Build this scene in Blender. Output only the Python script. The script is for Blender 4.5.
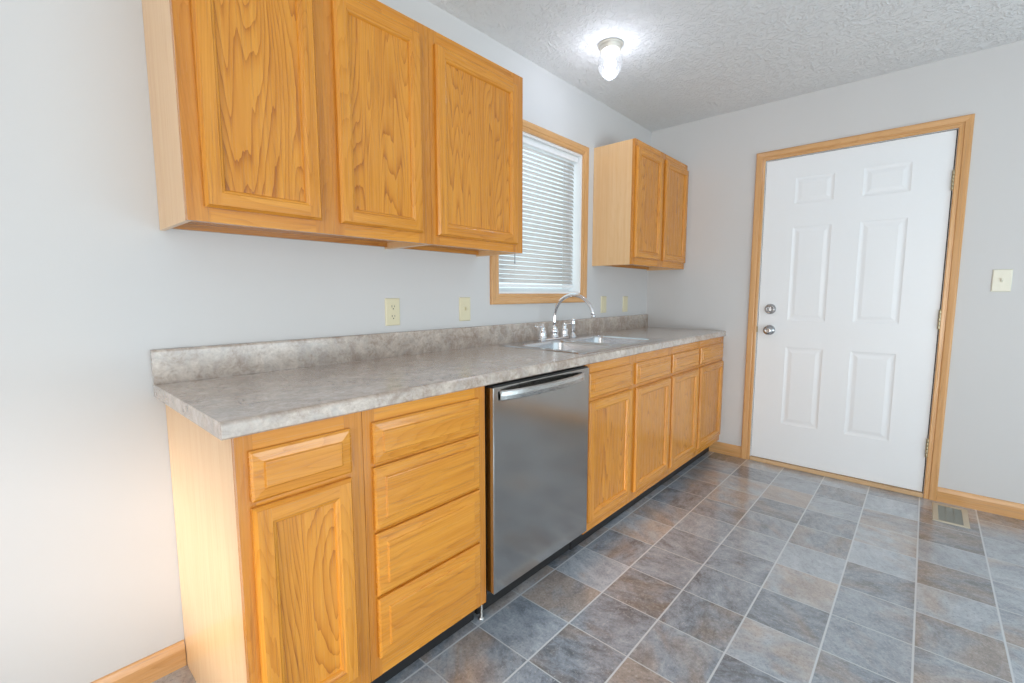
import bpy, bmesh, math
from mathutils import Vector, Matrix

for o in list(bpy.data.objects):
    bpy.data.objects.remove(o)
SC = bpy.context.scene
COL = SC.collection
R = math.radians

# ------------------------------------------------------------------ camera
cam_d = bpy.data.cameras.new('camera')
cam = bpy.data.objects.new('camera', cam_d)
COL.objects.link(cam)
SC.camera = cam
cam_d.sensor_width = 36.0
cam_d.lens = 460.18 / 1024 * 36.0
cam_d.shift_x = -3.38 / 1024
cam_d.shift_y = 0.95 / 1024
cam_d.clip_start = 0.02
yaw, pit = R(41.7193), R(-6.0282)
fw = Vector((math.cos(pit) * math.cos(yaw), math.cos(pit) * math.sin(yaw), math.sin(pit)))
cam.location = (-0.2876, -1.698, 1.1797)
cam.rotation_euler = fw.to_track_quat('-Z', 'Y').to_euler()

# ------------------------------------------------------------------ world and lights
W = bpy.data.worlds.new('sky')
SC.world = W
W.use_nodes = True
bg = W.node_tree.nodes['Background']
bg.inputs['Color'].default_value = (0.78, 0.93, 1.0, 1)
bg.inputs['Strength'].default_value = 1.56

SC.view_settings.view_transform = 'Standard'
SC.view_settings.look = 'None'
SC.view_settings.gamma = 1.0
SC.view_settings.use_curve_mapping = False
SC.view_settings.exposure = 0.0


def area(name, loc, aim, sx, sy, watts, col):
    d = bpy.data.lights.new(name, 'AREA')
    d.shape = 'RECTANGLE'
    d.size, d.size_y, d.energy, d.color = sx, sy, watts, col
    o = bpy.data.objects.new(name, d)
    COL.objects.link(o)
    o.location = loc
    o.rotation_euler = (Vector(aim) - Vector(loc)).to_track_quat('-Z', 'Y').to_euler()
    return o


XF, YR, L, H = -3.4, -3.6, 3.2133, 2.4366          # front wall, right wall, back wall, ceiling
# added fill lamps outside the unseen walls' openings, two aimed up to brighten the ceiling
# (the sky itself lights the room through the same openings)
area('fill_front', (XF - 0.16, -2.43, 1.2), (0, -2.0, 1.1), 1.74, 1.9, 51, (1.0, 0.86, 0.75))
area('fill_front_up', (XF - 0.20, -2.43, 0.5), (0.6, -1.9, H), 1.74, 0.8, 23, (1.0, 0.91, 0.83))
area('fill_right_up', (0.35, YR - 0.20, 0.5), (0.5, -1.0, H), 4.4, 0.8, 61, (0.78, 0.92, 1.0))
# low sun through the front window (a far lamp whose cone just covers that window)
sd = Vector((1, 0.25, -0.38)).normalized()
wc = Vector((XF, -1.13, 1.74))
sl = bpy.data.lights.new('low_sun', 'SPOT')
sl.energy, sl.color = 8600, (1.0, 0.97, 0.98)
sl.shadow_soft_size = 0.45
sl.spot_size, sl.spot_blend = R(9), 0.1
so = bpy.data.objects.new('low_sun', sl)
COL.objects.link(so)
so.location = wc - sd * 10
so.rotation_euler = sd.to_track_quat('-Z', 'Y').to_euler()


# ------------------------------------------------------------------ node helpers
class NT:
    def __init__(s, name):
        s.m = bpy.data.materials.new(name)
        s.m.use_nodes = True
        s.t = s.m.node_tree
        s.b = s.t.nodes['Principled BSDF']
        s.out = s.t.nodes['Material Output']

    def n(s, typ, **kw):
        nd = s.t.nodes.new(typ)
        for k, v in kw.items():
            if k.startswith('_'):
                setattr(nd, k[1:], v)
        return nd

    def put(s, sock, v):
        if isinstance(v, bpy.types.NodeSocket):
            s.t.links.new(v, sock)
        elif isinstance(v, (tuple, list)) and len(v) == 3 and sock.type == 'RGBA':
            sock.default_value = (*v, 1)
        else:
            sock.default_value = v

    def math(s, op, a, b=0.0, c=None, clamp=False):
        nd = s.n('ShaderNodeMath')
        nd.operation = op
        nd.use_clamp = clamp
        s.put(nd.inputs[0], a)
        s.put(nd.inputs[1], b)
        if c is not None:
            s.put(nd.inputs[2], c)
        return nd.outputs[0]

    def vmath(s, op, a, b):
        nd = s.n('ShaderNodeVectorMath')
        nd.operation = op
        s.put(nd.inputs[0], a)
        s.put(nd.inputs[1], b)
        return nd.outputs[0]

    def coord(s):
        return s.n('ShaderNodeTexCoord').outputs['Object']

    def noise(s, vec, scale, detail=2.0, rough=0.5, dist=0.0):
        nd = s.n('ShaderNodeTexNoise')
        s.put(nd.inputs['Vector'], vec)
        nd.inputs['Scale'].default_value = scale
        nd.inputs['Detail'].default_value = detail
        nd.inputs['Roughness'].default_value = rough
        nd.inputs['Distortion'].default_value = dist
        return nd.outputs['Fac']

    def ramp(s, fac, stops):
        nd = s.n('ShaderNodeValToRGB')
        e = nd.color_ramp.elements
        while len(e) < len(stops):
            e.new(0.5)
        for el, (p, c) in zip(e, stops):
            el.position = p
            el.color = (*c, 1) if len(c) == 3 else c
        s.put(nd.inputs[0], fac)
        return nd.outputs['Color']

    def mix(s, fac, a, b, blend='MIX'):
        nd = s.n('ShaderNodeMix')
        nd.data_type = 'RGBA'
        nd.blend_type = blend
        s.put(nd.inputs['Factor'], fac)
        s.put(nd.inputs[6], a)
        s.put(nd.inputs[7], b)
        return nd.outputs[2]

    def maprange(s, v, a, b, c=0.0, d=1.0):
        nd = s.n('ShaderNodeMapRange')
        s.put(nd.inputs[0], v)
        for i, q in enumerate((a, b, c, d)):
            nd.inputs[i + 1].default_value = q
        return nd.outputs[0]

    def bump(s, h, strength, dist):
        nd = s.n('ShaderNodeBump')
        nd.inputs['Strength'].default_value = strength
        nd.inputs['Distance'].default_value = dist
        s.put(nd.inputs['Height'], h)
        s.t.links.new(nd.outputs[0], s.b.inputs['Normal'])

    def set(s, **kw):
        for k, v in kw.items():
            s.put(s.b.inputs[k.replace('_', ' ')], v)
        return s.m


def plain(name, col, rough=0.5, metal=0.0, grain=60.0, var=0.06, spec=0.5, bump=0.0):
    s = NT(name)
    f = s.noise(s.coord(), grain, 3)
    c2 = tuple(max(0, c * (1 - var)) for c in col)
    s.set(Base_Color=s.mix(f, col, c2), Roughness=rough, Metallic=metal)
    s.b.inputs['Specular IOR Level'].default_value = spec
    if bump:
        s.bump(f, bump, 0.002)
    return s.m


def oak(name, axis, light, mid, dark, figure, pores=0.55, rough=0.25):
    """figure: strength of the arched growth rings; axis: the way the grain runs."""
    s = NT(name)
    rnd = s.n('ShaderNodeObjectInfo').outputs['Random']
    off = s.n('ShaderNodeCombineXYZ')
    for i, k in enumerate((7.3, 11.9, 5.1)):
        s.put(off.inputs[i], s.math('MULTIPLY', rnd, k))
    p = s.vmath('ADD', s.coord(), off.outputs[0])
    sc1 = [1.0, 1.0, 1.0]
    sc1[axis] = 0.085
    sc2 = [1.0, 1.0, 1.0]
    sc2[axis] = 0.028
    v1 = s.vmath('MULTIPLY', p, tuple(sc1))
    v2 = s.vmath('MULTIPLY', p, tuple(sc2))
    n1 = s.noise(v1, 8.5, 1.4, 0.40, 0.2)
    n1b = s.noise(v1, 55, 2, 0.5)
    ph = s.math('MULTIPLY_ADD', n1, 34.0, s.math('MULTIPLY', n1b, 0.9))
    ring = s.math('FRACT', ph)
    ring = s.math('POWER', ring, 4.0)                    # sharp late wood edge
    straight = s.noise(v2, 62, 4, 0.7)
    pore = s.maprange(s.noise(v2, 170, 3, 0.6), 0.54, 0.68)
    wide = s.noise(v2, 11, 2)
    t = s.math('MULTIPLY_ADD', ring, 0.70 * figure, s.math('MULTIPLY', s.maprange(straight, 0.32, 0.68), 0.50))
    t = s.math('ADD', t, s.math('MULTIPLY', s.math('SUBTRACT', wide, 0.5), 0.5), clamp=True)
    c = s.ramp(t, [(0.0, light), (0.5, mid), (1.0, dark)])
    pf = s.math('MULTIPLY', pore, s.math('MULTIPLY_ADD', ring, 0.6 * figure * pores, pores * 0.55), clamp=True)
    c = s.mix(pf, c, tuple(q * 0.62 for q in dark))
    s.set(Base_Color=c, Roughness=s.math('MULTIPLY_ADD', pore, 0.12, rough))
    s.b.inputs['Specular IOR Level'].default_value = 0.5
    s.set(Coat_Weight=0.35, Coat_Roughness=0.14)
    s.bump(s.math('SUBTRACT', 1.0, pore), 0.10, 0.001)
    return s.m


LT, MD, DK = (0.74, 0.318, 0.040), (0.61, 0.230, 0.021), (0.40, 0.122, 0.009)
M = {}
M['oak_v'] = oak('oak vertical grain', 2, LT, MD, DK, 0.45)
M['oak_h'] = oak('oak horizontal grain', 0, LT, MD, DK, 0.45)
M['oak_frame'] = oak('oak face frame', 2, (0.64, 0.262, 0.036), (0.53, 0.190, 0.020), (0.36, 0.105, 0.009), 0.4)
M['oak_panel'] = oak('oak arched panel grain', 2, LT, MD, DK, 1.0)
M['oak_side'] = oak('pale oak veneer', 2, (0.82, 0.55, 0.30), (0.77, 0.48, 0.235), (0.68, 0.38, 0.16), 0.25, 0.2, 0.34)
M['oak_under'] = oak('raw cabinet wood', 0, (0.60, 0.27, 0.06), (0.48, 0.19, 0.035), (0.33, 0.11, 0.018), 0.6)
TL_, TM_, TD_ = (0.72, 0.41, 0.18), (0.62, 0.325, 0.12), (0.45, 0.215, 0.07)
M['trim_v'] = oak('oak trim vertical', 2, TL_, TM_, TD_, 0.3)
M['trim_x'] = oak('oak trim along wall', 0, TL_, TM_, TD_, 0.3)
M['trim_y'] = oak('oak trim across wall', 1, TL_, TM_, TD_, 0.3)
M['thresh'] = oak('worn threshold oak', 1, (0.74, 0.52, 0.30), (0.66, 0.43, 0.23), (0.45, 0.27, 0.13), 0.5)

s = NT('painted wall')
f = s.noise(s.coord(), 210, 3)
f2 = s.noise(s.coord(), 1.4, 2)
s.set(Base_Color=s.mix(f2, (0.655, 0.650, 0.648), (0.625, 0.622, 0.622)), Roughness=0.62)
s.b.inputs['Specular IOR Level'].default_value = 0.3
s.bump(f, 0.10, 0.0015)
M['wall'] = s.m

s = NT('textured ceiling')
c = s.coord()
w = s.vmath('ADD', c, (0.3, 0.7, 0.1))
a = s.noise(w, 26, 4, 0.55, 1.6)
b = s.noise(w, 55, 3, 0.6, 0.8)
hgt = s.math('ADD', s.maprange(a, 0.47, 0.60), s.math('MULTIPLY', b, 0.45))
s.set(Base_Color=s.mix(b, (0.80, 0.805, 0.81), (0.76, 0.765, 0.77)), Roughness=0.75)
s.bump(hgt, 0.62, 0.006)
M['ceiling'] = s.m

# slate-look vinyl tile
s = NT('slate tile floor')
c = s.coord()
sx = s.n('ShaderNodeSeparateXYZ')
s.put(sx.inputs[0], c)
u = s.math('DIVIDE', s.math('SUBTRACT', sx.outputs[0], 0.7642), 0.2286)
v = s.math('DIVIDE', s.math('ADD', sx.outputs[1], 0.582), 0.2325)
cell = s.n('ShaderNodeCombineXYZ')
s.put(cell.inputs[0], s.math('FLOOR', u))
s.put(cell.inputs[1], s.math('FLOOR', v))
wn = s.n('ShaderNodeTexWhiteNoise')
wn.noise_dimensions = '2D'
s.put(wn.inputs['Vector'], cell.outputs[0])
rs = s.n('ShaderNodeSeparateColor')
s.put(rs.inputs[0], wn.outputs['Color'])
r1, r2, r3 = rs.outputs[0], rs.outputs[1], rs.outputs[2]
sh = s.vmath('MULTIPLY', wn.outputs['Color'], (17.0, 23.0, 9.0))
base = s.vmath('ADD', c, sh)
rot = s.n('ShaderNodeVectorRotate')
rot.rotation_type = 'Z_AXIS'
s.put(rot.inputs['Vector'], base)
s.put(rot.inputs['Angle'], s.math('MULTIPLY_ADD', r3, 2.4, -0.6))
pv = s.vmath('MULTIPLY', rot.outputs[0], (1.0, 0.55, 1.0))
big = s.noise(pv, 8, 6, 0.66, 0.7)
med = s.noise(pv, 34, 8, 0.76, 0.3)
fine = s.noise(base, 110, 6, 0.8)
t = s.math('ADD', s.math('MULTIPLY', big, 0.50), s.math('ADD', s.math('MULTIPLY', med, 0.57), s.math('MULTIPLY', s.math('SUBTRACT', r1, 0.5), 0.20)))
slate = s.ramp(t, [(0.36, (0.088, 0.105, 0.132)), (0.50, (0.244, 0.290, 0.348)), (0.62, (0.366, 0.419, 0.485)), (0.76, (0.525, 0.572, 0.632))])
brown = s.ramp(t, [(0.34, (0.144, 0.120, 0.103)), (0.52, (0.312, 0.250, 0.208)), (0.66, (0.444, 0.360, 0.302)), (0.8, (0.552, 0.488, 0.441))])
bm_ = s.noise(pv, 7, 3, 0.55, 0.5)
bf = s.maprange(s.math('ADD', bm_, s.math('MULTIPLY', s.math('SUBTRACT', r2, 0.5), 0.30)), 0.48, 0.68)
tc = s.mix(s.math('MULTIPLY', bf, 0.80), slate, brown)
tc = s.mix(s.maprange(fine, 0.54, 0.78), tc, (0.58, 0.59, 0.61))
tc = s.mix(s.maprange(fine, 0.46, 0.26), tc, (0.09, 0.095, 0.105))
fu = s.math('FRACT', u)
fv = s.math('FRACT', v)
eu = s.math('MULTIPLY', s.math('MINIMUM', fu, s.math('SUBTRACT', 1.0, fu)), 0.2286)
ev = s.math('MULTIPLY', s.math('MINIMUM', fv, s.math('SUBTRACT', 1.0, fv)), 0.2325)
gu = s.maprange(eu, 0.0013, 0.0027, 0.85, 0.0)
gv = s.maprange(ev, 0.0022, 0.0036, 1.0, 0.0)
g = s.math('MAXIMUM', gu, gv)
tc = s.mix(g, tc, (0.58, 0.62, 0.66))
s.set(Base_Color=tc, Roughness=s.math('MULTIPLY_ADD', med, 0.16, 0.28), Coat_Weight=1.0, Coat_Roughness=0.19, Coat_IOR=2.0)
s.b.inputs['Specular IOR Level'].default_value = 0.55
s.bump(s.math('SUBTRACT', s.math('MULTIPLY', med, 0.7), g), 0.18, 0.002)
M['floor'] = s.m

# mottled laminate
s = NT('mottled laminate counter')
c = s.coord()
a = s.noise(c, 10, 5, 0.68, 0.8)
b = s.noise(c, 34, 6, 0.72, 1.0)
d = s.noise(c, 120, 3, 0.6)
t = s.math('ADD', s.math('MULTIPLY', a, 0.45), s.math('ADD', s.math('MULTIPLY', b, 0.42), s.math('MULTIPLY', d, 0.14)))
lam = s.ramp(t, [(0.38, (0.308, 0.233, 0.185)), (0.46, (0.432, 0.350, 0.290)), (0.53, (0.555, 0.472, 0.405)), (0.62, (0.699, 0.619, 0.550))])
veil = s.maprange(s.noise(s.vmath('ADD', c, (4, 9, 2)), 12, 5, 0.7, 1.2), 0.46, 0.66)
lam = s.mix(s.math('MULTIPLY', veil, 0.5), lam, (0.42, 0.385, 0.36))
s.set(Base_Color=lam, Roughness=0.24, Coat_Weight=1.0, Coat_Roughness=0.24, Coat_IOR=1.6)
s.b.inputs['Specular IOR Level'].default_value = 0.5
M['laminate'] = s.m

# brushed steels
def steel(name, col, rough, sc, aniso=0.0):
    s = NT(name)
    p = s.vmath('MULTIPLY', s.coord(), sc)
    f = s.noise(p, 60, 4, 0.6)
    s.set(Base_Color=s.mix(f, col, tuple(q * 0.92 for q in col)), Metallic=1.0,
          Roughness=s.math('MULTIPLY_ADD', f, 0.07, rough))
    return s.m


M['steel_dw'] = steel('brushed dishwasher steel', (0.50, 0.49, 0.475), 0.13, (0.35, 1.0, 14.0))
M['steel_handle'] = steel('polished handle steel', (0.60, 0.595, 0.58), 0.24, (0.35, 1.0, 14.0))
M['steel_sink'] = steel('brushed sink steel', (0.64, 0.65, 0.67), 0.17, (6.0, 1.0, 1.0))
M['chrome'] = plain('chrome', (0.88, 0.89, 0.92), 0.06, 1.0, 20, 0.02)
M['nickel'] = plain('satin nickel', (0.46, 0.46, 0.47), 0.22, 1.0, 90, 0.08)
M['brass'] = plain('dull brass', (0.45, 0.39, 0.26), 0.38, 1.0, 90, 0.12)
M['lampmetal'] = plain('brushed lamp base', (0.74, 0.71, 0.63), 0.35, 0.5, 90, 0.10)
M['black'] = plain('black plastic', (0.012, 0.012, 0.013), 0.45, 0.0, 40, 0.2)
M['tub'] = plain('dark dishwasher tub', (0.03, 0.03, 0.032), 0.5, 0.0, 40, 0.2)
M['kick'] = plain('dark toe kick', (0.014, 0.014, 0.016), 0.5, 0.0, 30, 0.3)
M['doorpaint'] = plain('white door paint', (0.87, 0.895, 0.92), 0.34, 0.0, 140, 0.02, 0.4, 0.03)
M['vinyl'] = plain('white vinyl', (0.90, 0.91, 0.92), 0.4, 0.0, 80, 0.02)
M['almond'] = plain('almond plastic', (0.74, 0.68, 0.48), 0.35, 0.0, 60, 0.02)
M['ivory'] = plain('ivory plastic', (0.80, 0.78, 0.66), 0.35, 0.0, 60, 0.02)
M['slot'] = plain('dark socket slots', (0.04, 0.035, 0.03), 0.6)
M['ventmetal'] = plain('beige vent enamel', (0.60, 0.55, 0.44), 0.4, 0.3, 80, 0.08)
M['ventslat'] = plain('grey vent louver', (0.30, 0.31, 0.28), 0.45, 0.3, 80, 0.08)
M['grass'] = plain('outdoor ground', (0.10, 0.14, 0.06), 0.9, 0.0, 4, 0.5)

# blind slats let some light through
s = NT('white blind slat')
f = s.noise(s.coord(), 30, 2)
s.set(Base_Color=s.mix(f, (0.82, 0.85, 0.88), (0.78, 0.81, 0.84)), Roughness=0.45)
tr = s.n('ShaderNodeBsdfTranslucent')
tr.inputs['Color'].default_value = (1.0, 0.86, 0.74, 1)
mx = s.n('ShaderNodeMixShader')
mx.inputs[0].default_value = 0.33
s.t.links.new(s.b.outputs[0], mx.inputs[1])
s.t.links.new(tr.outputs[0], mx.inputs[2])
s.t.links.new(mx.outputs[0], s.out.inputs['Surface'])
M['slat'] = s.m


def glass(name, tint, fac, rough):
    s = NT(name)
    lw = s.n('ShaderNodeLayerWeight')
    lw.inputs['Blend'].default_value = 0.35
    f = s.noise(s.coord(), 40, 2)
    tp = s.n('ShaderNodeBsdfTransparent')
    s.put(tp.inputs['Color'], s.mix(f, tint, tuple(q * 0.98 for q in tint)))
    gl = s.n('ShaderNodeBsdfGlossy')
    gl.inputs['Roughness'].default_value = rough
    mx = s.n('ShaderNodeMixShader')
    s.put(mx.inputs[0], s.math('MULTIPLY_ADD', lw.outputs['Facing'], fac, 0.04, clamp=True))
    s.t.links.new(tp.outputs[0], mx.inputs[1])
    s.t.links.new(gl.outputs[0], mx.inputs[2])
    s.t.links.new(mx.outputs[0], s.out.inputs['Surface'])
    return s.m


def frosted(m, share):
    t = m.node_tree
    out = t.nodes['Material Output']
    src = out.inputs['Surface'].links[0].from_socket
    tl = t.nodes.new('ShaderNodeBsdfTranslucent')
    tl.inputs['Color'].default_value = (1, 1, 1, 1)
    mx = t.nodes.new('ShaderNodeMixShader')
    mx.inputs[0].default_value = share
    t.links.new(src, mx.inputs[1])
    t.links.new(tl.outputs[0], mx.inputs[2])
    t.links.new(mx.outputs[0], out.inputs['Surface'])
    return m


M['pane'] = glass('window glass', (0.97, 0.985, 0.98), 0.15, 0.03)
M['shade'] = frosted(glass('clear lamp glass', (0.95, 0.96, 0.97), 0.55, 0.12), 0.03)
s = NT('glowing bulb')
f = s.noise(s.coord(), 20, 2)
s.set(Base_Color=(1, 1, 1), Emission_Color=s.mix(f, (1, 0.98, 0.94), (1, 0.96, 0.92)), Emission_Strength=9.0)
M['bulb'] = s.m


# ------------------------------------------------------------------ mesh helpers
class MB:
    def __init__(s, org=(0, 0, 0)):
        s.v, s.f, s.mi, s.sm = [], [], [], []
        s.o = Vector(org)

    def poly(s, pts, m=0, smooth=False):
        i = len(s.v)
        s.v += [Vector(p) for p in pts]
        s.f.append(list(range(i, i + len(pts))))
        s.mi.append(m)
        s.sm.append(smooth)

    def box(s, x0, x1, y0, y1, z0, z1, m=0):
        x0, x1 = sorted((x0, x1)); y0, y1 = sorted((y0, y1)); z0, z1 = sorted((z0, z1))
        p = [(x, y, z) for x in (x0, x1) for y in (y0, y1) for z in (z0, z1)]
        for q in ((0, 1, 3, 2), (4, 6, 7, 5), (0, 4, 5, 1), (2, 3, 7, 6), (0, 2, 6, 4), (1, 5, 7, 3)):
            s.poly([p[k] for k in q], m)

    def bridge(s, A, B, m=0, smooth=False, close=True):
        n = len(A)
        for i in range(n if close else n - 1):
            j = (i + 1) % n
            s.poly([A[i], A[j], B[j], B[i]], m[i % len(m)] if isinstance(m, (list, tuple)) else m, smooth)

    def loft(s, rings, m=0, cap0=True, cap1=True, smooth=True):
        for A, B in zip(rings, rings[1:]):
            s.bridge(A, B, m, smooth)
        if cap0:
            s.poly(rings[0][::-1], m)
        if cap1:
            s.poly(rings[-1], m)

    def lathe(s, c, prof, axis='z', n=28, m=0, smooth=True):
        rings = []
        for r, h in prof:
            ring = []
            for k in range(n):
                a = 2 * math.pi * k / n
                q = (r * math.cos(a), r * math.sin(a))
                d = {'z': (q[0], q[1], h), 'x': (h, q[0], q[1]), 'y': (q[1], h, q[0])}[axis]
                ring.append(Vector(c) + Vector(d))
            rings.append(ring)
        s.loft(rings, m, True, True, smooth)

    def tube(s, pts, rad, n=14, m=0):
        pts = [Vector(p) for p in pts]
        if not isinstance(rad, (list, tuple)):
            rad = [rad] * len(pts)
        t0 = (pts[1] - pts[0]).normalized()
        nx = t0.cross(Vector((0.31, 0.2, 0.93))).normalized()
        rings = []
        for i, p in enumerate(pts):
            t = (pts[min(i + 1, len(pts) - 1)] - pts[max(i - 1, 0)]).normalized()
            nx = (nx - t * nx.dot(t)).normalized()
            ny = t.cross(nx)
            rings.append([p + (nx * math.cos(2 * math.pi * k / n) + ny * math.sin(2 * math.pi * k / n)) * rad[i] for k in range(n)])
        s.loft(rings, m)

    def build(s, name, mats, parent=None, bevel=0.0, seg=2, weld=True, autosmooth=False):
        me = bpy.data.meshes.new(name)
        me.from_pydata([v - s.o for v in s.v], [], s.f)
        mats = mats if isinstance(mats, (list, tuple)) else [mats]
        for m in mats:
            me.materials.append(m)
        me.polygons.foreach_set('material_index', s.mi)
        me.polygons.foreach_set('use_smooth', s.sm)
        bm = bmesh.new()
        bm.from_mesh(me)
        if weld:
            bmesh.ops.remove_doubles(bm, verts=bm.verts, dist=1e-5)
        bmesh.ops.recalc_face_normals(bm, faces=bm.faces)
        bm.to_mesh(me)
        bm.free()
        o = bpy.data.objects.new(name, me)
        COL.objects.link(o)
        if parent:
            o.parent = parent
        if bevel:
            b = o.modifiers.new('bevel', 'BEVEL')
            b.width, b.segments, b.limit_method, b.angle_limit = bevel, seg, 'ANGLE', R(40)
        return o


def thing(name, loc, label, cat, group=None):
    o = bpy.data.objects.new(name, None)
    COL.objects.link(o)
    o.location = loc
    o.empty_display_size = 0.05
    o['label'], o['category'] = label, cat
    if group:
        o['group'] = group
    return o


def struct(o, label=None):
    o['kind'] = 'structure'
    if label:
        o['label'] = label
    return o


def rectxz(x0, x1, z0, z1, y):
    return [(x0, y, z0), (x1, y, z0), (x1, y, z1), (x0, y, z1)]


# ------------------------------------------------------------------ room shell
T = 0.14
mb = MB(); mb.box(XF - T, L + T, YR - T, T, -0.08, 0)
struct(mb.build('floor', M['floor']))
mb = MB(); mb.box(XF - T, L + T, YR - T, T, H, H + 0.1)
struct(mb.build('ceiling', M['ceiling']))


def holed_wall(name, axis, at, t, a0, a1, holes):
    """a wall slab along one axis with rectangular openings (a0,a1,z0,z1)."""
    mb = MB()
    cs = sorted({a0, a1, *[h[0] for h in holes], *[h[1] for h in holes]})
    zs = sorted({0.0, H, *[h[2] for h in holes], *[h[3] for h in holes]})
    for c0, c1 in zip(cs, cs[1:]):
        for z0, z1 in zip(zs, zs[1:]):
            cm, zm = (c0 + c1) / 2, (z0 + z1) / 2
            if any(h[0] < cm < h[1] and h[2] < zm < h[3] for h in holes):
                continue
            if axis == 'x':
                mb.box(c0, c1, at, at + t, z0, z1)
            else:
                mb.box(at, at + t, c0, c1, z0, z1)
    # drop the inner faces shared by neighbouring blocks
    key = {}
    for i, f in enumerate(mb.f):
        k = tuple(sorted(tuple(round(q, 5) for q in mb.v[j]) for j in f))
        key.setdefault(k, []).append(i)
    bad = {i for l in key.values() if len(l) > 1 for i in l}
    mb.f = [f for i, f in enumerate(mb.f) if i not in bad]
    mb.mi = [0] * len(mb.f)
    mb.sm = [False] * len(mb.f)
    return struct(mb.build(name, M['wall']))


WX0, WX1, WZ0, WZ1 = 1.475, 2.255, 1.181, 2.054      # kitchen window opening
DY0, DY1, DZ1 = -0.812, -1.774, 2.074                # rough door opening
holed_wall('wall_left', 'x', 0, T, XF - T, L + T, [(WX0, WX1, WZ0, WZ1)])
holed_wall('wall_back', 'y', L, T, YR - T, 0, [(DY1, DY0, 0, DZ1)])
holed_wall('wall_right', 'x', YR - T, T, XF - T, L + T, [(-1.9, 2.6, 0.25, 2.1)])
holed_wall('wall_front', 'y', XF - T, T, YR, 0, [(-3.3, -1.56, 0.25, 2.15), (-1.46, -0.80, 1.48, 2.0)])

# windows added to the unseen walls to light the room: frame with a mullion
for n, (ax, a0, a1, z0, z1) in {'added_window_2': ('x', -1.9, 2.6, 0.25, 2.1), 'added_window_3': ('y', -3.3, -1.56, 0.25, 2.15), 'added_window_4': ('y', -1.46, -0.80, 1.48, 2.0)}.items():
    mb = MB()
    fr = 0.04
    segs = [(a0, a0 + fr, z0, z1), (a1 - fr, a1, z0, z1), (a0, a1, z0, z0 + fr), (a0, a1, z1 - fr, z1)]
    if n != 'added_window_4':
        am = (a0 + a1) / 2
        segs.append((am - 0.03, am + 0.03, z0, z1))
    for s0, s1, q0, q1 in segs:
        if ax == 'x':
            mb.box(s0, s1, YR - 0.1, YR - 0.04, q0, q1)
        else:
            mb.box(XF - 0.1, XF - 0.04, s0, s1, q0, q1)
    struct(mb.build(n, M['vinyl']))


# casing: a moulding swept round an opening, mitred at its corners
PROF = [(0.0, 0.0), (0.0, 0.010), (0.004, 0.0125), (0.014, 0.0125), (0.017, 0.0105), (0.021, 0.0105), (0.025, 0.0145), (0.047, 0.0165), (0.054, 0.0155), (0.057, 0.012), (0.057, 0.0)]


def casing(mb, pts_fn, closed, mats):
    rings = [pts_fn(o, h) for o, h in PROF]
    for A, B in zip(rings, rings[1:]):
        mb.bridge(A, B, mats, False, closed)


win = MB()
casing(win, lambda o, h: [(WX0 - o, -h, WZ0 - o), (WX1 + o, -h, WZ0 - o), (WX1 + o, -h, WZ1 + o), (WX0 - o, -h, WZ1 + o)], True, [1, 0, 1, 0])
w1 = struct(win.build('window_1', [M['trim_v'], M['trim_x']]))
mb = MB()
j = 0.012
mb.box(WX0, WX0 + j, 0.0, T, WZ0, WZ1); mb.box(WX1 - j, WX1, 0.0, T, WZ0, WZ1)
mb.box(WX0 + j, WX1 - j, 0.0, T, WZ0, WZ0 + j); mb.box(WX0 + j, WX1 - j, 0.0, T, WZ1 - j, WZ1)
mb.build('window_jamb', M['vinyl'], w1)
mb = MB()
f = 0.022
a, b, c_, d_ = WX0 + j, WX1 - j, WZ0 + j, WZ1 - j
for q in ((a, a + f, c_, d_), (b - f, b, c_, d_), (a + f, b - f, c_, c_ + f), (a + f, b - f, d_ - f, d_)):
    mb.box(q[0], q[1], 0.085, 0.125, q[2], q[3])
mb.build('window_sash', M['vinyl'], w1)
mb = MB(); mb.box(a + f - 0.004, b - f + 0.004, 0.102, 0.106, c_ + f - 0.004, d_ - f + 0.004)
mb.build('window_pane', M['pane'], w1)

# entry door
CI0, CI1, CIZ = -0.8265, -1.7595, 2.0635             # casing inner edges
mb = MB()
casing(mb, lambda o, h: [(L - h, CI0 + o, 0), (L - h, CI0 + o, CIZ + o), (L - h, CI1 - o, CIZ + o), (L - h, CI1 - o, 0)], False, [0, 1, 0])
struct(mb.build('trim_1', [M['trim_v'], M['trim_y']]))
mb = MB()
for y0, y1 in ((DY0, CI0 - 0.0015), (CI1 + 0.0015, DY1)):
    mb.box(L + 0.0005, L + T, y0, y1, 0, DZ1)
mb.box(L + 0.0005, L + T, CI1 + 0.0015, CI0 - 0.0015, CIZ - 0.0015, DZ1)
mb.box(L + 0.05, L + T, CI0 - 0.0015, CI0 - 0.013, 0, DZ1 - 0.01)      # door stops
mb.box(L + 0.05, L + T, CI1 + 0.0015, CI1 + 0.013, 0, DZ1 - 0.01)
mb.box(L + 0.05, L + T, CI1, CI0, CIZ - 0.013, DZ1 - 0.01)
struct(mb.build('trim_2', M['vinyl']))
mb = MB(); mb.box(L - 0.014, L + T, CI1 + 0.0016, CI0 - 0.0016, 0, 0.026)
struct(mb.build('trim_3', M['thresh'], bevel=0.004))

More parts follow.
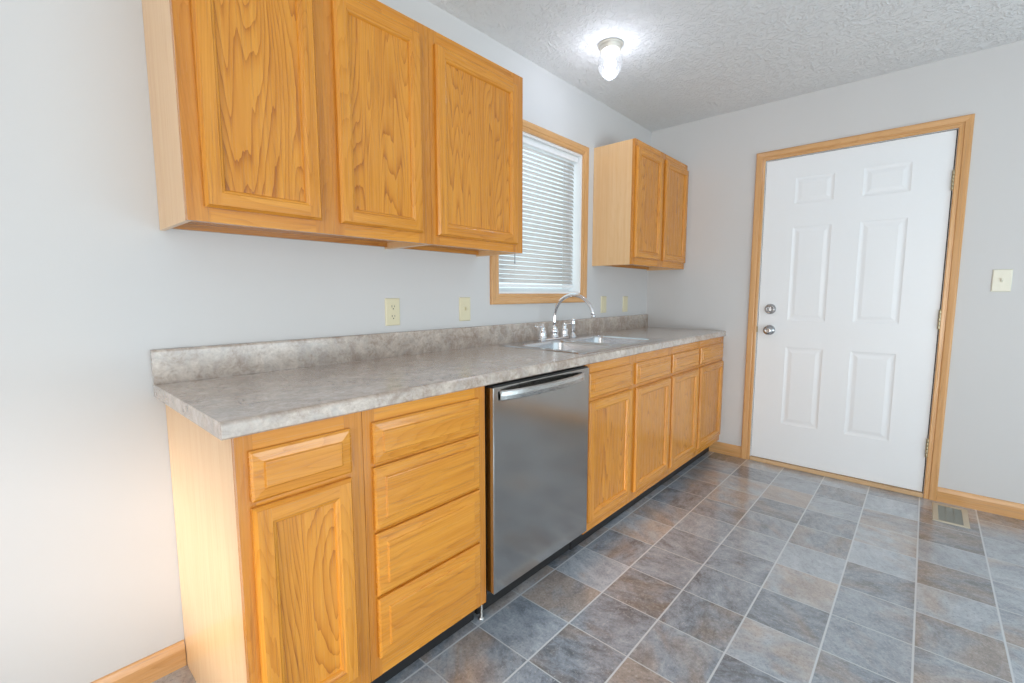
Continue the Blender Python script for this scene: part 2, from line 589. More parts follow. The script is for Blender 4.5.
ly0, ly1, lz0, lz1 = CI1 + 0.0065, CI0 - 0.0055, 0.030, CIZ - 0.006
XD = L + 0.004
mb = MB()
pans = [(y0, y1, z0, z1) for (y0, y1) in ((-1.583, -1.363), (-1.219, -1.008)) for (z0, z1) in ((0.296, 0.826), (1.003, 1.615), (1.760, 1.926))]
ys = sorted({ly0, ly1, *[p[0] for p in pans], *[p[1] for p in pans]})
zs = sorted({lz0, lz1, *[p[2] for p in pans], *[p[3] for p in pans]})
for y0, y1 in zip(ys, ys[1:]):
    for z0, z1 in zip(zs, zs[1:]):
        ym, zm = (y0 + y1) / 2, (z0 + z1) / 2
        if not any(p[0] < ym < p[1] and p[2] < zm < p[3] for p in pans):
            mb.poly([(XD, y0, z0), (XD, y1, z0), (XD, y1, z1), (XD, y0, z1)])
ryz = lambda y0, y1, z0, z1, i, d: [(XD + d, y0 + i, z0 + i), (XD + d, y1 - i, z0 + i), (XD + d, y1 - i, z1 - i), (XD + d, y0 + i, z1 - i)]
for p in pans:
    rs_ = [ryz(*p, i, d) for i, d in ((0, 0), (0.005, 0.0022), (0.011, 0.0036), (0.017, 0.0040), (0.021, 0.0040), (0.038, 0.0012), (0.041, 0.0010))]
    for A, B in zip(rs_, rs_[1:]):
        mb.bridge(A, B)
    mb.poly(rs_[-1])
o0 = [(XD, ly0, lz0), (XD, ly1, lz0), (XD, ly1, lz1), (XD, ly0, lz1)]
o1 = [(XD + 0.044, y, z) for _, y, z in o0]
mb.bridge(o0, o1)
mb.poly(o1)
door = struct(mb.build('door_1', M['doorpaint']))
mb = MB()
for y0, y1, z0, z1 in ((ly1, CI0 - 0.0016, lz0, CIZ - 0.002), (CI1 + 0.0016, ly0, lz0, CIZ - 0.002), (ly0, ly1, lz1, CIZ - 0.002), (ly0, ly1, 0.026, lz0)):
    mb.box(XD + 0.012, XD + 0.03, y0, y1, z0, z1)
mb.build('weather_seal', M['black'], door)
mb = MB()
mb.lathe((XD, -0.9055, 0.934), [(0.034, 0), (0.034, -0.004), (0.029, -0.011), (0.014, -0.015), (0.0115, -0.030), (0.017, -0.036), (0.0265, -0.044), (0.0285, -0.054), (0.0255, -0.063), (0.016, -0.067), (0.0085, -0.067), (0.008, -0.0655)], 'x', 30)
k = mb.build('doorknob', M['nickel'], door)
mb = MB()
mb.lathe((XD, -0.9055, 0.934), [(0.0075, -0.060), (0.0075, -0.0685)], 'x', 16)
mb.box(XD - 0.0705, XD - 0.066, -0.907, -0.904, 0.930, 0.938)
mb.build('lock_button', M['steel_handle'], k)
mb = MB()
mb.lathe((XD, -0.903, 1.077), [(0.035, 0), (0.035, -0.005), (0.030, -0.014), (0.026, -0.018), (0.018, -0.018), (0.017, -0.016)], 'x', 30)
mb.box(XD - 0.030, XD - 0.014, -0.906, -0.900, 1.064, 1.090)
mb.build('deadbolt', M['nickel'], door, bevel=0.001)
for z0, z1 in ((1.742, 1.843), (0.984, 1.090), (0.244, 0.350)):
    mb = MB()
    yh = CI1 + 0.0035
    seg5 = (z1 - z0) / 5
    for q in range(5):
        mb.lathe((L - 0.007, yh, z0 + q * seg5 + 0.0008), [(0.0062, 0), (0.0066, 0.001), (0.0066, seg5 - 0.0026), (0.0062, seg5 - 0.0016)], 'z', 14)
    mb.lathe((L - 0.007, yh, z1), [(0.004, -0.001), (0.005, 0.002), (0.0025, 0.005)], 'z', 12)
    mb.lathe((L - 0.007, yh, z0), [(0.0025, -0.005), (0.005, -0.002), (0.004, 0.001)], 'z', 12)
    mb.box(L - 0.004, L + 0.004, yh - 0.001, yh + 0.001, z0, z1)
    mb.build('hinge', M['brass'], door)
mb = MB(); mb.box(L - 0.002, L + 0.004, CI0 - 0.006, CI0 - 0.0005, 0.915, 0.955)
mb.build('latch_plate', M['brass'], door)

# baseboards
def board(mb, p0, p1, nrm, h=0.082, t=0.013):
    p0, p1, nrm = Vector(p0), Vector(p1), Vector(nrm)
    prof = [(0, 0), (t, 0), (t, h - 0.022), (t - 0.003, h - 0.012), (t - 0.006, h - 0.003), (t - 0.009, h), (0, h)]
    A = [p0 + nrm * a + Vector((0, 0, z)) for a, z in prof]
    B = [p1 + nrm * a + Vector((0, 0, z)) for a, z in prof]
    mb.bridge(A, B)
    mb.poly(A[::-1]); mb.poly(B)


mb = MB(); board(mb, (XF, 0, 0), (0.024, 0, 0), (0, -1, 0))
struct(mb.build('baseboard_left', M['trim_x']))
mb = MB()
board(mb, (L, -0.545, 0), (L, CI0 + 0.0572, 0), (-1, 0, 0))
board(mb, (L, CI1 - 0.0572, 0), (L, YR, 0), (-1, 0, 0))
struct(mb.build('baseboard_back', M['trim_y']))
mb = MB(); board(mb, (XF, YR, 0), (L - 0.014, YR, 0), (0, 1, 0))
struct(mb.build('baseboard_right', M['trim_x']))
mb = MB(); board(mb, (XF, YR + 0.014, 0), (XF, -0.014, 0), (1, 0, 0))
struct(mb.build('baseboard_front', M['trim_y']))


# ------------------------------------------------------------------ cabinet builders
OV, OH = 0, 1


def panel_door(par, org, x0, x1, z0, z1, yb, fw_=0.038):
    """frame-and-panel door facing -y; yb is the plane of the face frame."""
    mb = MB(org)
    r = lambda i, d: rectxz(x0 + i, x1 - i, z0 + i, z1 - i, yb - d)
    sides = [OH, OV, OH, OV]
    O0, O1, O2 = r(0, 0.0005), r(0, 0.010), r(0.007, 0.019)
    mb.bridge(O0, O1, sides); mb.bridge(O1, O2, sides)
    I = [r(fw_, 0.019), r(fw_ + 0.003, 0.0165), r(fw_ + 0.007, 0.0155), r(fw_ + 0.010, 0.012), r(fw_ + 0.012, 0.007)]
    for A, B in zip(I, I[1:]):
        mb.bridge(A, B, sides)
    y = yb - 0.019
    a, b, c, d = x0 + 0.007, x1 - 0.007, z0 + 0.007, z1 - 0.007
    e, f, g, h = x0 + fw_, x1 - fw_, z0 + fw_, z1 - fw_
    mb.poly([(a, y, c), (e, y, c), (e, y, d), (a, y, d)], OV)
    mb.poly([(f, y, c), (b, y, c), (b, y, d), (f, y, d)], OV)
    mb.poly([(e, y, c), (f, y, c), (f, y, g), (e, y, g)], OH)
    mb.poly([(e, y, h), (f, y, h), (f, y, d), (e, y, d)], OH)
    mb.bridge(O0, r(fw_ + 0.012, 0.0005), sides)
    mb.bridge(r(fw_ + 0.012, 0.0005), I[-1], sides)
    o = mb.build('door', [M['oak_v'], M['oak_h']], par)
    mb = MB(org)
    q = fw_ + 0.0115
    mb.box(x0 + q, x1 - q, yb - 0.0072, yb - 0.001, z0 + q, z1 - q)
    mb.build('door_panel', M['oak_panel'], o)
    return o


def drawer_front(par, org, x0, x1, z0, z1, yb):
    mb = MB(org)
    r = lambda i, d: rectxz(x0 + i, x1 - i, z0 + i, z1 - i, yb - d)
    w = 0.030 if z1 - z0 > 0.13 else 0.026
    L_ = [r(0, 0.0005), r(0, 0.009), r(0.005, 0.0130), r(w, 0.0150), r(w + 0.0030, 0.0192), r(w + 0.005, 0.0196)]
    mb.poly(L_[0])
    for A, B in zip(L_, L_[1:]):
        mb.bridge(A, B)
    mb.poly(L_[-1])
    return mb.build('drawer_front', M['oak_h'], par)


def face_frame(par, org, x0, x1, z0, z1, y, stiles, rails, t=0.019):
    """stiles/rails: (start, end) along x / z; the stiles run full height."""
    mb = MB(org)
    for a, b in stiles:
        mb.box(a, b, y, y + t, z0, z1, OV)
    edges = sorted(stiles)
    for (a0, a1), (b0, b1) in zip(edges, edges[1:]):
        for q0, q1 in rails:
            mb.box(a1, b0, y + 0.0004, y + t, q0, q1, OH)
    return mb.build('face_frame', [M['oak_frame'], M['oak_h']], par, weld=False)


FB = -0.61                                          # face of the base cabinets
KZ, KY, CT = 0.098, -0.545, 0.876


def base_cabinet(x0, x1, label, stiles, rails, fronts, doors, end_panel=False, name='base_cabinet'):
    org = ((x0 + x1) / 2, -0.3, 0)
    t = thing(name, org, label, 'cabinet', 'oak base cabinets under the counter')
    g = 0.0006
    a, b = x0 + g, x1 - g
    mb = MB(org)
    yb = FB + 0.0192
    for p0, p1 in ((a, a + 0.014), (b - 0.014, b)):      # sides, notched at the toe kick
        prof = [(-0.002, 0.0), (KY + 0.014, 0.0), (KY + 0.014, KZ), (yb, KZ), (yb, CT - 0.0005), (-0.002, CT - 0.0005)]
        A = [(p0, y, z) for y, z in prof]; B = [(p1, y, z) for y, z in prof]
        mb.bridge(A, B); mb.poly(A[::-1]); mb.poly(B)
    mb.box(a + 0.014, b - 0.014, yb, -0.002, KZ + 0.004, KZ + 0.018)
    mb.box(a + 0.014, b - 0.014, -0.008, -0.002, 0.02, CT - 0.02)
    mb.build('cabinet_body', M['oak_side'], t, weld=False)
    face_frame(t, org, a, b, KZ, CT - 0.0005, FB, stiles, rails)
    mb = MB(org)
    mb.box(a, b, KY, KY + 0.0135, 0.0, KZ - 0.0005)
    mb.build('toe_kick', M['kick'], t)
    for q in fronts:
        drawer_front(t, org, *q, FB)
    for q in doors:
        panel_door(t, org, *q, FB)
    return t


BX = [0.0254, 0.326, 0.778, 1.388, 2.280, 3.2115]
base_cabinet(BX[0], BX[1], 'narrow oak base cabinet at the near end of the counter, one drawer above one door', [(BX[0] + .0006, 0.062), (0.276, BX[1] - .0006)],
             [(KZ, 0.165), (0.690, 0.735), (0.826, CT - .0005)], [(0.051, 0.288, 0.721, 0.837)], [(0.050, 0.286, 0.151, 0.707)])
base_cabinet(BX[1], BX[2], 'oak base cabinet with a stack of four drawers, left of the dishwasher', [(BX[1] + .0006, 0.362), (0.732, BX[2] - .0006)],
             [(KZ, 0.170), (0.322, 0.350), (0.518, 0.546), (0.704, 0.736), (0.822, CT - .0005)],
             [(0.351, 0.743, 0.723, 0.838), (0.351, 0.743, 0.534, 0.713), (0.351, 0.743, 0.344, 0.525), (0.351, 0.743, 0.157, 0.335)], [])
base_cabinet(BX[3], BX[4], 'wide oak base cabinet under the sink, right beside the dishwasher, two doors', [(BX[3] + .0006, 1.428), (1.785, 1.863), (2.25, BX[4] - .0006)],
             [(KZ, 0.165), (0.690, 0.735), (0.815, CT - .0005)], [(1.411, 1.800, 0.720, 0.832), (1.847, 2.266, 0.720, 0.830)],
             [(1.411, 1.800, 0.146, 0.704), (1.849, 2.268, 0.146, 0.700)], name='sink_base_cabinet')
base_cabinet(BX[4], BX[5], 'oak base cabinet at the far end of the counter against the back wall, two doors', [(BX[4] + .0006, 2.312), (2.69, 2.752), (3.16, BX[5] - .0006)],
             [(KZ, 0.165), (0.690, 0.735), (0.815, CT - .0005)], [(2.297, 2.706, 0.720, 0.829), (2.740, 3.178, 0.720, 0.829)],
             [(2.300, 2.708, 0.146, 0.701), (2.744, 3.184, 0.146, 0.699)])

FU, UB, UT = -0.296, 1.365, 2.128


def wall_cabinet(x0, x1, label, stiles, doors, right_panel=True):
    org = ((x0 + x1) / 2, 0, UB)
    t = thing('wall_cabinet', org, label, 'cabinet', 'oak wall cabinets')
    a, b = x0 + 0.0006, x1 - 0.0006
    y1 = FU + 0.0192
    mb = MB(org)
    mb.box(a, a + 0.013, y1, -0.001, UB, UT, 0)
    mb.box(b - 0.013, b, y1, -0.001, UB, UT, 0)
    mb.box(a + 0.013, b - 0.013, y1, -0.001, UB + 0.024, UB + 0.036, 1)
    mb.box(a + 0.013, b - 0.013, y1, -0.001, UT - 0.02, UT - 0.008, 0)
    mb.box(a + 0.013, b - 0.013, -0.020, -0.001, UB + 0.007, UB + 0.024, 1)       # hanging rail at the wall
    mb.box(a + 0.013, b - 0.013, -0.007, -0.001, UB + 0.036, UT - 0.02, 0)
    mb.build('cabinet_body', [M['oak_side'], M['oak_under']], t, weld=False)
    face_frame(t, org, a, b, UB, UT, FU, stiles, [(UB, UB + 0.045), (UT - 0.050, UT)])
    for q in doors:
        panel_door(t, org, *q, FU)
    return t


UX = [0.046, 0.8145, 1.334]
wall_cabinet(UX[0], UX[1], 'large double-door oak wall cabinet nearest the camera, left of the window', [(UX[0] + .0006, 0.098), (0.375, 0.468), (0.756, UX[1] - .0006)],
             [(0.085, 0.390, 1.401, 2.088), (0.452, 0.769, 1.401, 2.088)])
wall_cabinet(UX[1], UX[2], 'single-door oak wall cabinet just left of the window', [(UX[1] + .0006, 0.852), (1.272, UX[2] - .0006)],
             [(0.838, 1.287, 1.399, 2.080)])
wall_cabinet(2.389, 3.2115, 'double-door oak wall cabinet in the far corner, right of the window', [(2.3896, 2.42), (2.748, 2.832), (3.17, 3.211)],
             [(2.400, 2.765, 1.408, 2.086), (2.815, 3.196, 1.408, 2.088)])

# ------------------------------------------------------------------ countertop with backsplash
CF, CTOP = -0.6264, 0.914
SX0, SX1, SY0, SY1 = 1.435, 2.243, -0.556, -0.060    # sink cut-out
org = (1.6, -0.3, CT)
ct = thing('countertop', org, 'long mottled grey-beige laminate countertop with backsplash along the left wall', 'countertop')
pf = [(CF + 0.004, CT), (CF, CT + 0.004), (CF, CTOP - 0.012)]
pf += [(CF + 0.012 - 0.012 * math.cos(R(a)), CTOP - 0.012 + 0.012 * math.sin(R(a))) for a in (22, 45, 68, 90)]


def slab(mb, x0, x1, prof):
    A = [(x0, y, z) for y, z in prof]; B = [(x1, y, z) for y, z in prof]
    for i in range(len(A)):
        k = (i + 1) % len(A)
        sm = 2 <= i <= 5 and len(A) > 5
        mb.poly([A[i], A[k], B[k], B[i]], 0, sm)
    mb.poly(A[::-1]); mb.poly(B)


mb = MB(org)
XE = L - 0.001
full = pf + [(-0.001, CTOP), (-0.001, CT)]
slab(mb, 0.0, SX0, full)
slab(mb, SX1, XE, full)
slab(mb, SX0, SX1, pf + [(SY0, CTOP), (SY0, CT)])
slab(mb, SX0, SX1, [(SY1, CT), (SY1, CTOP), (-0.001, CTOP), (-0.001, CT)])
mb.build('worktop', M['laminate'], ct, weld=False)
mb = MB(org)
bp = [(-0.019, CTOP), (-0.019, 1.009), (-0.017, 1.014), (-0.012, 1.016), (-0.001, 1.016), (-0.001, CTOP)]
slab(mb, 0.0, XE, bp)
mb.build('backsplash', M['laminate'], ct, weld=False)

# ------------------------------------------------------------------ sink
def rrect(x0, x1, y0, y1, z, r, n=6):
    out = []
    for cx, cy, a0 in ((x1 - r, y1 - r, 0), (x0 + r, y1 - r, 90), (x0 + r, y0 + r, 180), (x1 - r, y0 + r, 270)):
        for k in range(n + 1):
            a = R(a0 + 90 * k / n)
            out.append((cx + r * math.cos(a), cy + r * math.sin(a), z))
    return out


org = (1.84, -0.3, CTOP)
sk = thing('kitchen_sink', org, 'stainless steel double-bowl drop-in sink set in the counter below the window', 'sink')
bowls = [(1.462, 1.800, -0.545, -0.150), (1.842, 2.216, -0.545, -0.150)]
bm = bmesh.new()
zr = CTOP + 0.0045
loops = [rrect(1.418, 2.260, -0.575, -0.040, zr, 0.03)] + [rrect(b[0], b[1], b[2], b[3], zr, 0.06) for b in bowls]
es = []
for lp in loops:
    vs = [bm.verts.new(Vector(p) - Vector(org)) for p in lp]
    es += [bm.edges.new((vs[i], vs[(i + 1) % len(vs)])) for i in range(len(vs))]
bmesh.ops.triangle_fill(bm, use_beauty=True, use_dissolve=False, edges=es)
bm.verts.ensure_lookup_table()
lo = rrect(1.414, 2.264, -0.579, -0.036, CTOP + 0.0004, 0.033)
lv = [bm.verts.new(Vector(p) - Vector(org)) for p in lo]
n0 = len(lo)
uv_ = list(bm.verts)[:n0]
for i in range(n0):
    k = (i + 1) % n0
    bm.faces.new((uv_[i], uv_[k], lv[k], lv[i]))
bmesh.ops.recalc_face_normals(bm, faces=bm.faces)
me = bpy.data.meshes.new('rim')
bm.to_mesh(me); bm.free()
me.materials.append(M['steel_sink'])
rim = bpy.data.objects.new('rim', me)
COL.objects.link(rim); rim.parent = sk
for b in bowls:
    mb = MB(org)
    rings = []
    for ins, dz, r in ((0, 0, 0.060), (0.003, -0.004, 0.058), (0.005, -0.012, 0.056), (0.010, -0.120, 0.055), (0.018, -0.150, 0.055), (0.034, -0.168, 0.05), (0.055, -0.175, 0.05), (0.10, -0.178, 0.03)):
        rings.append(rrect(b[0] + ins, b[1] - ins, b[2] + ins, b[3] - ins, zr + dz, r))
    mb.loft(rings, 0, False, True)
    bo = mb.build('bowl', M['steel_sink'], sk)
    mb = MB(org)
    mb.lathe(((b[0] + b[1]) / 2, (b[2] + b[3]) / 2, zr - 0.178), [(0.044, 0.0004), (0.042, 0.003), (0.034, 0.003), (0.030, 0.0012), (0.010, 0.0012), (0.008, 0.008)], 'z', 24)
    mb.build('drain', M['chrome'], bo)

# ------------------------------------------------------------------ faucet
org = (1.846, -0.095, zr)
fc = thing('faucet', org, 'chrome gooseneck faucet with two lever handles behind the sink bowls', 'faucet')
FY = -0.097
mb = MB(org)
for i, z in ((0, zr), ):
    rings = [rrect(1.708 + k, 1.978 - k, FY - 0.027 + k, FY + 0.027 - k, zr + h, 0.0265 - k) for k, h in ((0, 0.0003), (0, 0.006), (0.002, 0.0095), (0.006, 0.0115))]
    mb.loft(rings)
mb.build('deck_plate', M['chrome'], fc)
mb = MB(org)
zb = zr + 0.0112
mb.lathe((1.846, FY, zb), [(0.0265, 0), (0.0265, 0.004), (0.024, 0.010), (0.0205, 0.018), (0.0225, 0.028), (0.0245, 0.036), (0.0215, 0.046), (0.0165, 0.053), (0.019, 0.056), (0.019, 0.060), (0.0125, 0.064), (0.0100, 0.070)])
mb.build('spout_base', M['chrome'], fc)
mb = MB(org)
pts = [(1.846, FY, zb + 0.066), (1.846, FY, zb + 0.09)]
rc, cz = 0.1310, 1.0430
for k in range(0, 27):
    a = R(180 - k * 6.55)
    pts.append((1.846, FY - rc - rc * math.cos(a), cz + rc * math.sin(a)))
mb.tube(pts, 0.0098, 16)
e0, e1 = Vector(pts[-2]), Vector(pts[-1])
dv = (e1 - e0).normalized()
mb.tube([e1 - dv * 0.004, e1, e1 + dv * 0.002, e1 + dv * 0.010, e1 + dv * 0.0105], [0.0098, 0.0098, 0.0128, 0.0136, 0.009], 16)
mb.build('spout', M['chrome'], fc)
for hx, sg in ((1.738, -1), (1.945, 1)):
    mb = MB(org)
    mb.lathe((hx, FY, zb), [(0.0262, 0), (0.0262, 0.004), (0.024, 0.010), (0.0215, 0.018), (0.0225, 0.028), (0.0195, 0.042), (0.0135, 0.050), (0.016, 0.054), (0.016, 0.061), (0.0105, 0.066), (0.009, 0.072), (0.0085, 0.077), (0.004, 0.081)])
    h = mb.build('handle', M['chrome'], fc)
    mb = MB(org)
    mb.tube([(hx + sg * 0.006, FY, zb + 0.067), (hx + sg * 0.03, FY, zb + 0.069), (hx + sg * 0.058, FY, zb + 0.071), (hx + sg * 0.064, FY, zb + 0.0715), (hx + sg * 0.068, FY, zb + 0.072)], [0.005, 0.0042, 0.0052, 0.0062, 0.004], 12)
    mb.build('lever', M['chrome'], h)
org = (2.036, FY, zr)
sp = thing('sink_sprayer', org, 'chrome side sprayer standing right of the faucet on the sink ledge', 'sprayer')
mb = MB(org)
mb.lathe((2.036, FY, zr), [(0.023, 0.0003), (0.023, 0.004), (0.018, 0.010), (0.0145, 0.018), (0.0135, 0.026)])
mb.build('holder', M['chrome'], sp)
mb = MB(org)
mb.lathe((2.036, FY, zr), [(0.0115, 0.026), (0.013, 0.036), (0.0125, 0.060), (0.0145, 0.080), (0.0155, 0.090), (0.0125, 0.097), (0.0155, 0.102), (0.0155, 0.108), (0.008, 0.113)])
mb.build('spray_head', M['chrome'], sp)

# ------------------------------------------------------------------ dishwasher
org = (1.084, -0.3, 0)
dw = thing('dishwasher', org, 'stainless steel built-in dishwasher between the drawer cabinet and the sink cabinet', 'dishwasher')
DX0, DX1, DF = 0.790, 1.378, -0.638
mb = MB(org)
mb.box(DX0 + 0.004, DX1 - 0.004, -0.598, -0.03, 0.11, 0.868)
mb.build('tub', M['tub'], dw)
mb = MB(org)
mb.box(DX0, DX1, DF, -0.600, 0.130, 0.866)
mb.build('door_panel', M['steel_dw'], dw, bevel=0.003)
mb = MB(org)
mb.box(DX0 + 0.004, DX1 - 0.004, -0.632, -0.600, 0.8662, 0.8712)
for q in range(5):
    mb.box(DX0 + 0.06 + q * 0.045, DX0 + 0.075 + q * 0.045, -0.626, -0.612, 0.8712, 0.8720)
mb.build('control_strip', M['black'], dw)
mb = MB(org)                                         # curved strap handle
st = []
for k in range(25):
    u_ = k / 24
    x = 0.818 + (1.328 - 0.818) * u_
    bow = 0.036 * (1 - (2 * u_ - 1) ** 2) ** 0.62 if 0 < u_ < 1 else 0.0
    yo = DF - 0.0045 - bow
    z = 0.836
    hh = 0.0175
    st.append([(x, yo + 0.006, z - hh), (x, yo, z - hh + 0.004), (x, yo - 0.0025, z), (x, yo, z + hh - 0.004), (x, yo + 0.006, z + hh), (x, yo + 0.0075, z)])
mb.loft(st)
for x in (0.818, 1.317):
    mb.box(x, x + 0.011, DF - 0.008, DF + 0.001, 0.821, 0.851)
mb.build('handle', M['steel_handle'], dw, weld=False)
mb = MB(org)
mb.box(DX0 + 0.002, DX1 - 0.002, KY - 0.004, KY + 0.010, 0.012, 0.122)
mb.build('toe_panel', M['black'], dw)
for x in (DX0 - 0.004,):
    mb = MB(org)
    mb.lathe((x + 0.012, KY - 0.018, 0), [(0.011, 0.0), (0.011, 0.005), (0.005, 0.007), (0.005, 0.10)], 'z', 12)
    mb.build('leveling_foot', M['steel_handle'], dw)

# ------------------------------------------------------------------ window blind
org = (1.865, 0.03, WZ1 - j)
bl = thing('window_blind', org, 'lowered white horizontal blind hanging inside the kitchen window', 'blind')
BY = 0.040
mb = MB(org)
mb.box(1.490, 2.238, BY - 0.02, BY + 0.02, WZ1 - j - 0.034, WZ1 - j - 0.0005)
mb.build('headrail', M['vinyl'], bl, bevel=0.002)
mb = MB(org)
pitch_, tilt, hw = 0.0246, R(58), 0.0127
z = WZ1 - j - 0.052
zlast = z
while z > 1.245:
    row = []
    for k in range(5):
        q = -1 + k / 2
        cx_ = q * hw
        cam_h = 0.0016 * (1 - q * q)
        yy = BY + cx_ * math.cos(tilt) - cam_h * math.sin(tilt)
        zz = z + cx_ * math.sin(tilt) + cam_h * math.cos(tilt)
        row.append((yy, zz))
    A = [(1.494, y_, z_) for y_, z_ in row]; B = [(2.214, y_, z_) for y_, z_ in row]
    for i in range(4):
        mb.poly([A[i], A[i + 1], B[i + 1], B[i]], 0, True)
    zlast = z
    z -= pitch_
sl_ = mb.build('slats', M['slat'], bl)
so_ = sl_.modifiers.new('thickness', 'SOLIDIFY')
so_.thickness = 0.0004
mb = MB(org)
mb.box(1.494, 2.214, BY - 0.014, BY + 0.012, zlast - 0.034, zlast - 0.018)
mb.build('bottom_rail', M['vinyl'], bl, bevel=0.003)
for x in (1.640, 1.872, 2.088):
    mb = MB(org)
    for yy in (BY - 0.0155, BY + 0.0155):
        mb.tube([(x, yy, WZ1 - j - 0.03), (x, yy, zlast - 0.02)], 0.0009, 6)
    mb.build('ladder_cord', M['vinyl'], bl)
mb = MB(org)
mb.tube([(1.628, BY - 0.024, WZ1 - j - 0.03), (1.628, BY - 0.026, 1.36), (1.628, BY - 0.026, 1.345)], [0.003, 0.003, 0.0042], 6)
mb.build('tilt_wand', plain('grey clear wand', (0.45, 0.48, 0.52), 0.3), bl)

# ------------------------------------------------------------------ wall plates
def plate(name, c, label, cat, group, kind, facing='y', w=0.071, h=0.115, mat=None, two=False):
    """facing 'y': on the left wall, looking -y; 'x': on the back wall, looking -x."""
    mat = mat or M['almond']
    t = thing(name, c, label, cat, group)
    if facing == 'x':
        t.rotation_euler = (0, 0, R(-90))
    mb = MB()
    rg = [rectxz(-w / 2 + i, w / 2 - i, -h / 2 + i, h / 2 - i, -d) for i, d in ((0, 0.0003), (0, 0.003), (0.003, 0.0058), (0.005, 0.0062))]
    mb.loft(rg, smooth=False)
    mb.build('cover_plate', mat, t)
    if kind == 'duplex':
        for zc in (0.0205, -0.0205):
            mb = MB()
            ring = [(0.0165 * math.cos(R(a)) * 1.0, max(-0.0125, min(0.0125, 0.0165 * math.sin(R(a))))) for a in range(0, 360, 12)]
            mb.loft([[(x, -0.006, zc + z) for x, z in ring], [(x, -0.0078, zc + z) for x, z in ring], [(x * .95, -0.0082, zc + z * .95) for x, z in ring]], smooth=False)
            r_ = mb.build('socket', mat, t)
            mb = MB()
            mb.box(-0.0078, -0.0055, -0.0086, -0.0080, zc - 0.001, zc + 0.008)
            mb.box(0.0050, 0.0072, -0.0086, -0.0080, zc, zc + 0.007)
            mb.lathe((0, -0.0080, zc - 0.0068), [(0.0027, 0), (0.0027, -0.0006)], 'y', 12)
            mb.build('slots', M['slot'], r_)
        mb = MB(); mb.lathe((0, -0.006, 0), [(0.0032, 0), (0.0030, -0.0012)], 'y', 12)
        mb.build('screw', mat, t)
    elif kind == 'toggle':
        mb = MB()
        mb.loft([rectxz(-0.005, 0.005, -0.012, 0.012, -0.0060), rectxz(-0.0045, 0.0045, -0.0115, 0.0115, -0.0072)], smooth=False)
        mb.loft([rectxz(-0.004, 0.004, -0.008, 0.008, -0.0072), rectxz(-0.0036, 0.0036, 0.001, 0.010, -0.016), rectxz(-0.003, 0.003, 0.003, 0.009, -0.0175)], smooth=False)
        mb.build('toggle', mat, t)
        for zc in (0.030, -0.030):
            mb = MB(); mb.lathe((0, -0.006, zc), [(0.0032, 0), (0.0030, -0.0012)], 'y', 12)
            mb.build('screw', mat, t)
    elif kind == 'rocker':
        mb = MB()
        mb.loft([rectxz(-0.0165, 0.0165, -0.0335, 0.0335, -0.006), rectxz(-0.0165, 0.0165, -0.0335, 0.0335, -0.0075), rectxz(-0.015, 0.015, -0.032, 0.032, -0.0085)], smooth=False)
        if two:
            for zc in (0.018, -0.018):
                mb.box(-0.012, 0.012, -0.0092, -0.008, zc - 0.010, zc + 0.010)
            mb.box(-0.010, 0.010, -0.0095, -0.008, -0.0035, 0.0035)
        mb.build('insert', mat, t)
        for zc in (0.048, -0.048):
            mb = MB(); mb.lathe((0, -0.006, zc), [(0.0030, 0), (0.0028, -0.0010)], 'y', 12)
            mb.build('screw', mat, t)
    return t


GP = 'almond wall plates above the backsplash'
plate('wall_outlet', (0.829, 0, 1.103), 'almond duplex outlet with dark slots above the left part of the counter', 'outlet', GP, 'duplex')
plate('light_switch', (1.241, 0, 1.105), 'almond toggle switch plate left of the window', 'light switch', GP, 'toggle')
plate('wall_outlet', (2.545, 0, 1.105), 'almond plate nearer the window, left of the two in the far corner', 'outlet', GP, 'rocker', two=True)
plate('wall_outlet', (2.856, 0, 1.103), 'almond plate nearest the back wall, right of the two in the far corner', 'outlet', GP, 'rocker')
plate('light_switch', (L, -1.981, 1.249), 'ivory toggle switch plate on the back wall right of the white door', 'light switch', None, 'toggle', 'x', 0.073, 0.115, M['ivory'])

# ------------------------------------------------------------------ floor vent
org = (3.02, -1.869, 0)
vt = thing('floor_vent', org, 'beige metal floor register in the tile right of the door', 'vent')
mb = MB(org)
vx0, vx1, vy0, vy1 = 2.888, 3.157, -1.941, -1.798
ix0, ix1, iy0, iy1 = 2.902, 3.128, -1.917, -1.822
ro = lambda i, z: [(vx0 + i, vy0 + i, z), (vx1 - i, vy0 + i, z), (vx1 - i, vy1 - i, z), (vx0 + i, vy1 - i, z)]
ri = lambda z: [(ix0, iy0, z), (ix1, iy0, z), (ix1, iy1, z), (ix0, iy1, z)]
mb.bridge(ro(0, 0.0003), ro(0.003, 0.0045)); mb.bridge(ro(0.003, 0.0045), ri(0.0050)); mb.bridge(ri(0.0050), ri(0.0003)); mb.bridge(ri(0.0003), ro(0, 0.0003))
mb.build('vent_frame', M['ventmetal'], vt)
mb = MB(org)
mb.box(ix0, ix1, iy0, iy1, 0.0004, 0.0010)
nl = 18
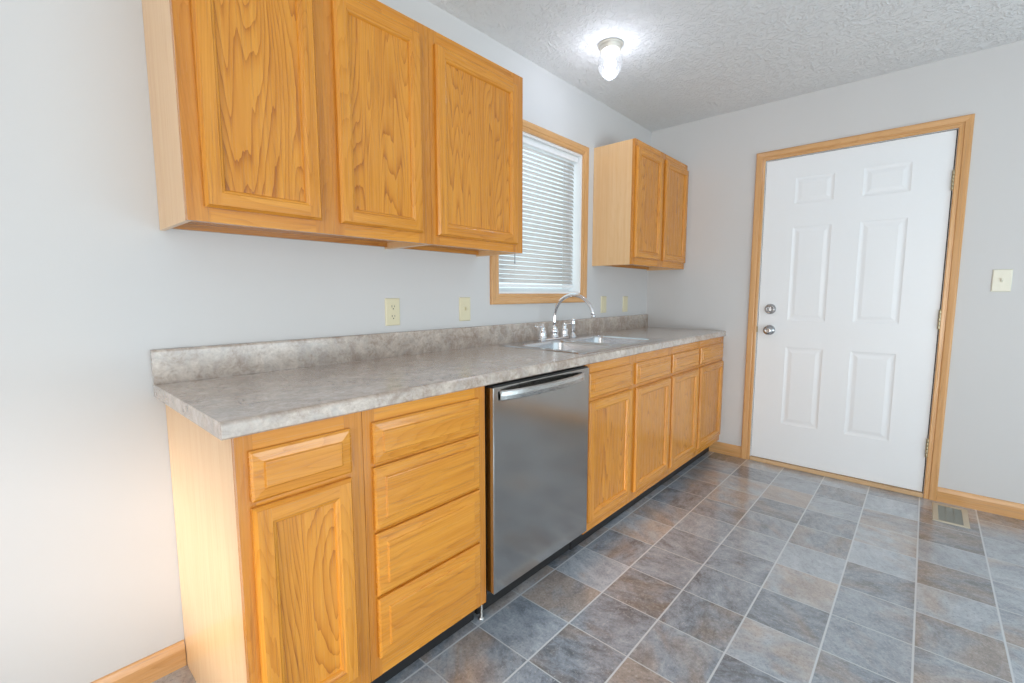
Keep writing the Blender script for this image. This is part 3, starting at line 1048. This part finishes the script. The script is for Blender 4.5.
for k in range(nl):
    x = ix0 + (ix1 - ix0) * (k + 0.5) / nl
    mb.poly([(x - 0.005, iy0, 0.0012), (x + 0.004, iy0, 0.0044), (x + 0.004, iy1, 0.0044), (x - 0.005, iy1, 0.0012)])
for y in (iy0 + (iy1 - iy0) / 3, iy0 + 2 * (iy1 - iy0) / 3):
    mb.box(ix0, ix1, y - 0.0015, y + 0.0015, 0.0030, 0.0046)
mb.build('louvers', M['ventslat'], vt, weld=False)

# ------------------------------------------------------------------ ceiling light
org = (1.883, -0.409, H)
cl = thing('ceiling_light', org, 'small lit ceiling light with a clear acorn glass shade above the sink area', 'ceiling light')
mb = MB(org)
mb.lathe(org, [(0.052, -0.0005), (0.063, -0.0015), (0.064, -0.006), (0.060, -0.010), (0.053, -0.012), (0.055, -0.022), (0.053, -0.031), (0.046, -0.034)], 'z', 36)
mb.build('canopy', M['lampmetal'], cl)
mb = MB(org)
gp = [(0.047, -0.0335), (0.05, -0.0392), (0.049, -0.0445), (0.054, -0.0551), (0.06, -0.0727), (0.0625, -0.0876), (0.06, -0.1052), (0.053, -0.1246), (0.042, -0.1431), (0.028, -0.158), (0.014, -0.1677), (0.006, -0.1712), (0.004, -0.173)]
n = 36
rings = []
for r, h in gp:
    rings.append([(org[0] + r * (1 + (0.018 if q % 2 else -0.018)) * math.cos(2 * math.pi * q / n), org[1] + r * (1 + (0.018 if q % 2 else -0.018)) * math.sin(2 * math.pi * q / n), H + h) for q in range(n)])
mb.loft(rings, 0, False, True)
mb.build('glass_shade', M['shade'], cl)
mb = MB(org)
mb.lathe(org, [(0.012, -0.0345), (0.013, -0.050), (0.020, -0.064), (0.027, -0.082), (0.029, -0.098), (0.024, -0.115), (0.012, -0.125), (0.004, -0.127)], 'z', 24)
mb.build('bulb', M['bulb'], cl)
pl = bpy.data.lights.new('lamp_light', 'POINT')
pl.energy, pl.color, pl.shadow_soft_size = 3.2, (0.80, 0.85, 1.0), 0.035
po = bpy.data.objects.new('lamp_light', pl)
COL.objects.link(po)
po.location = (org[0], org[1], H - 0.140)
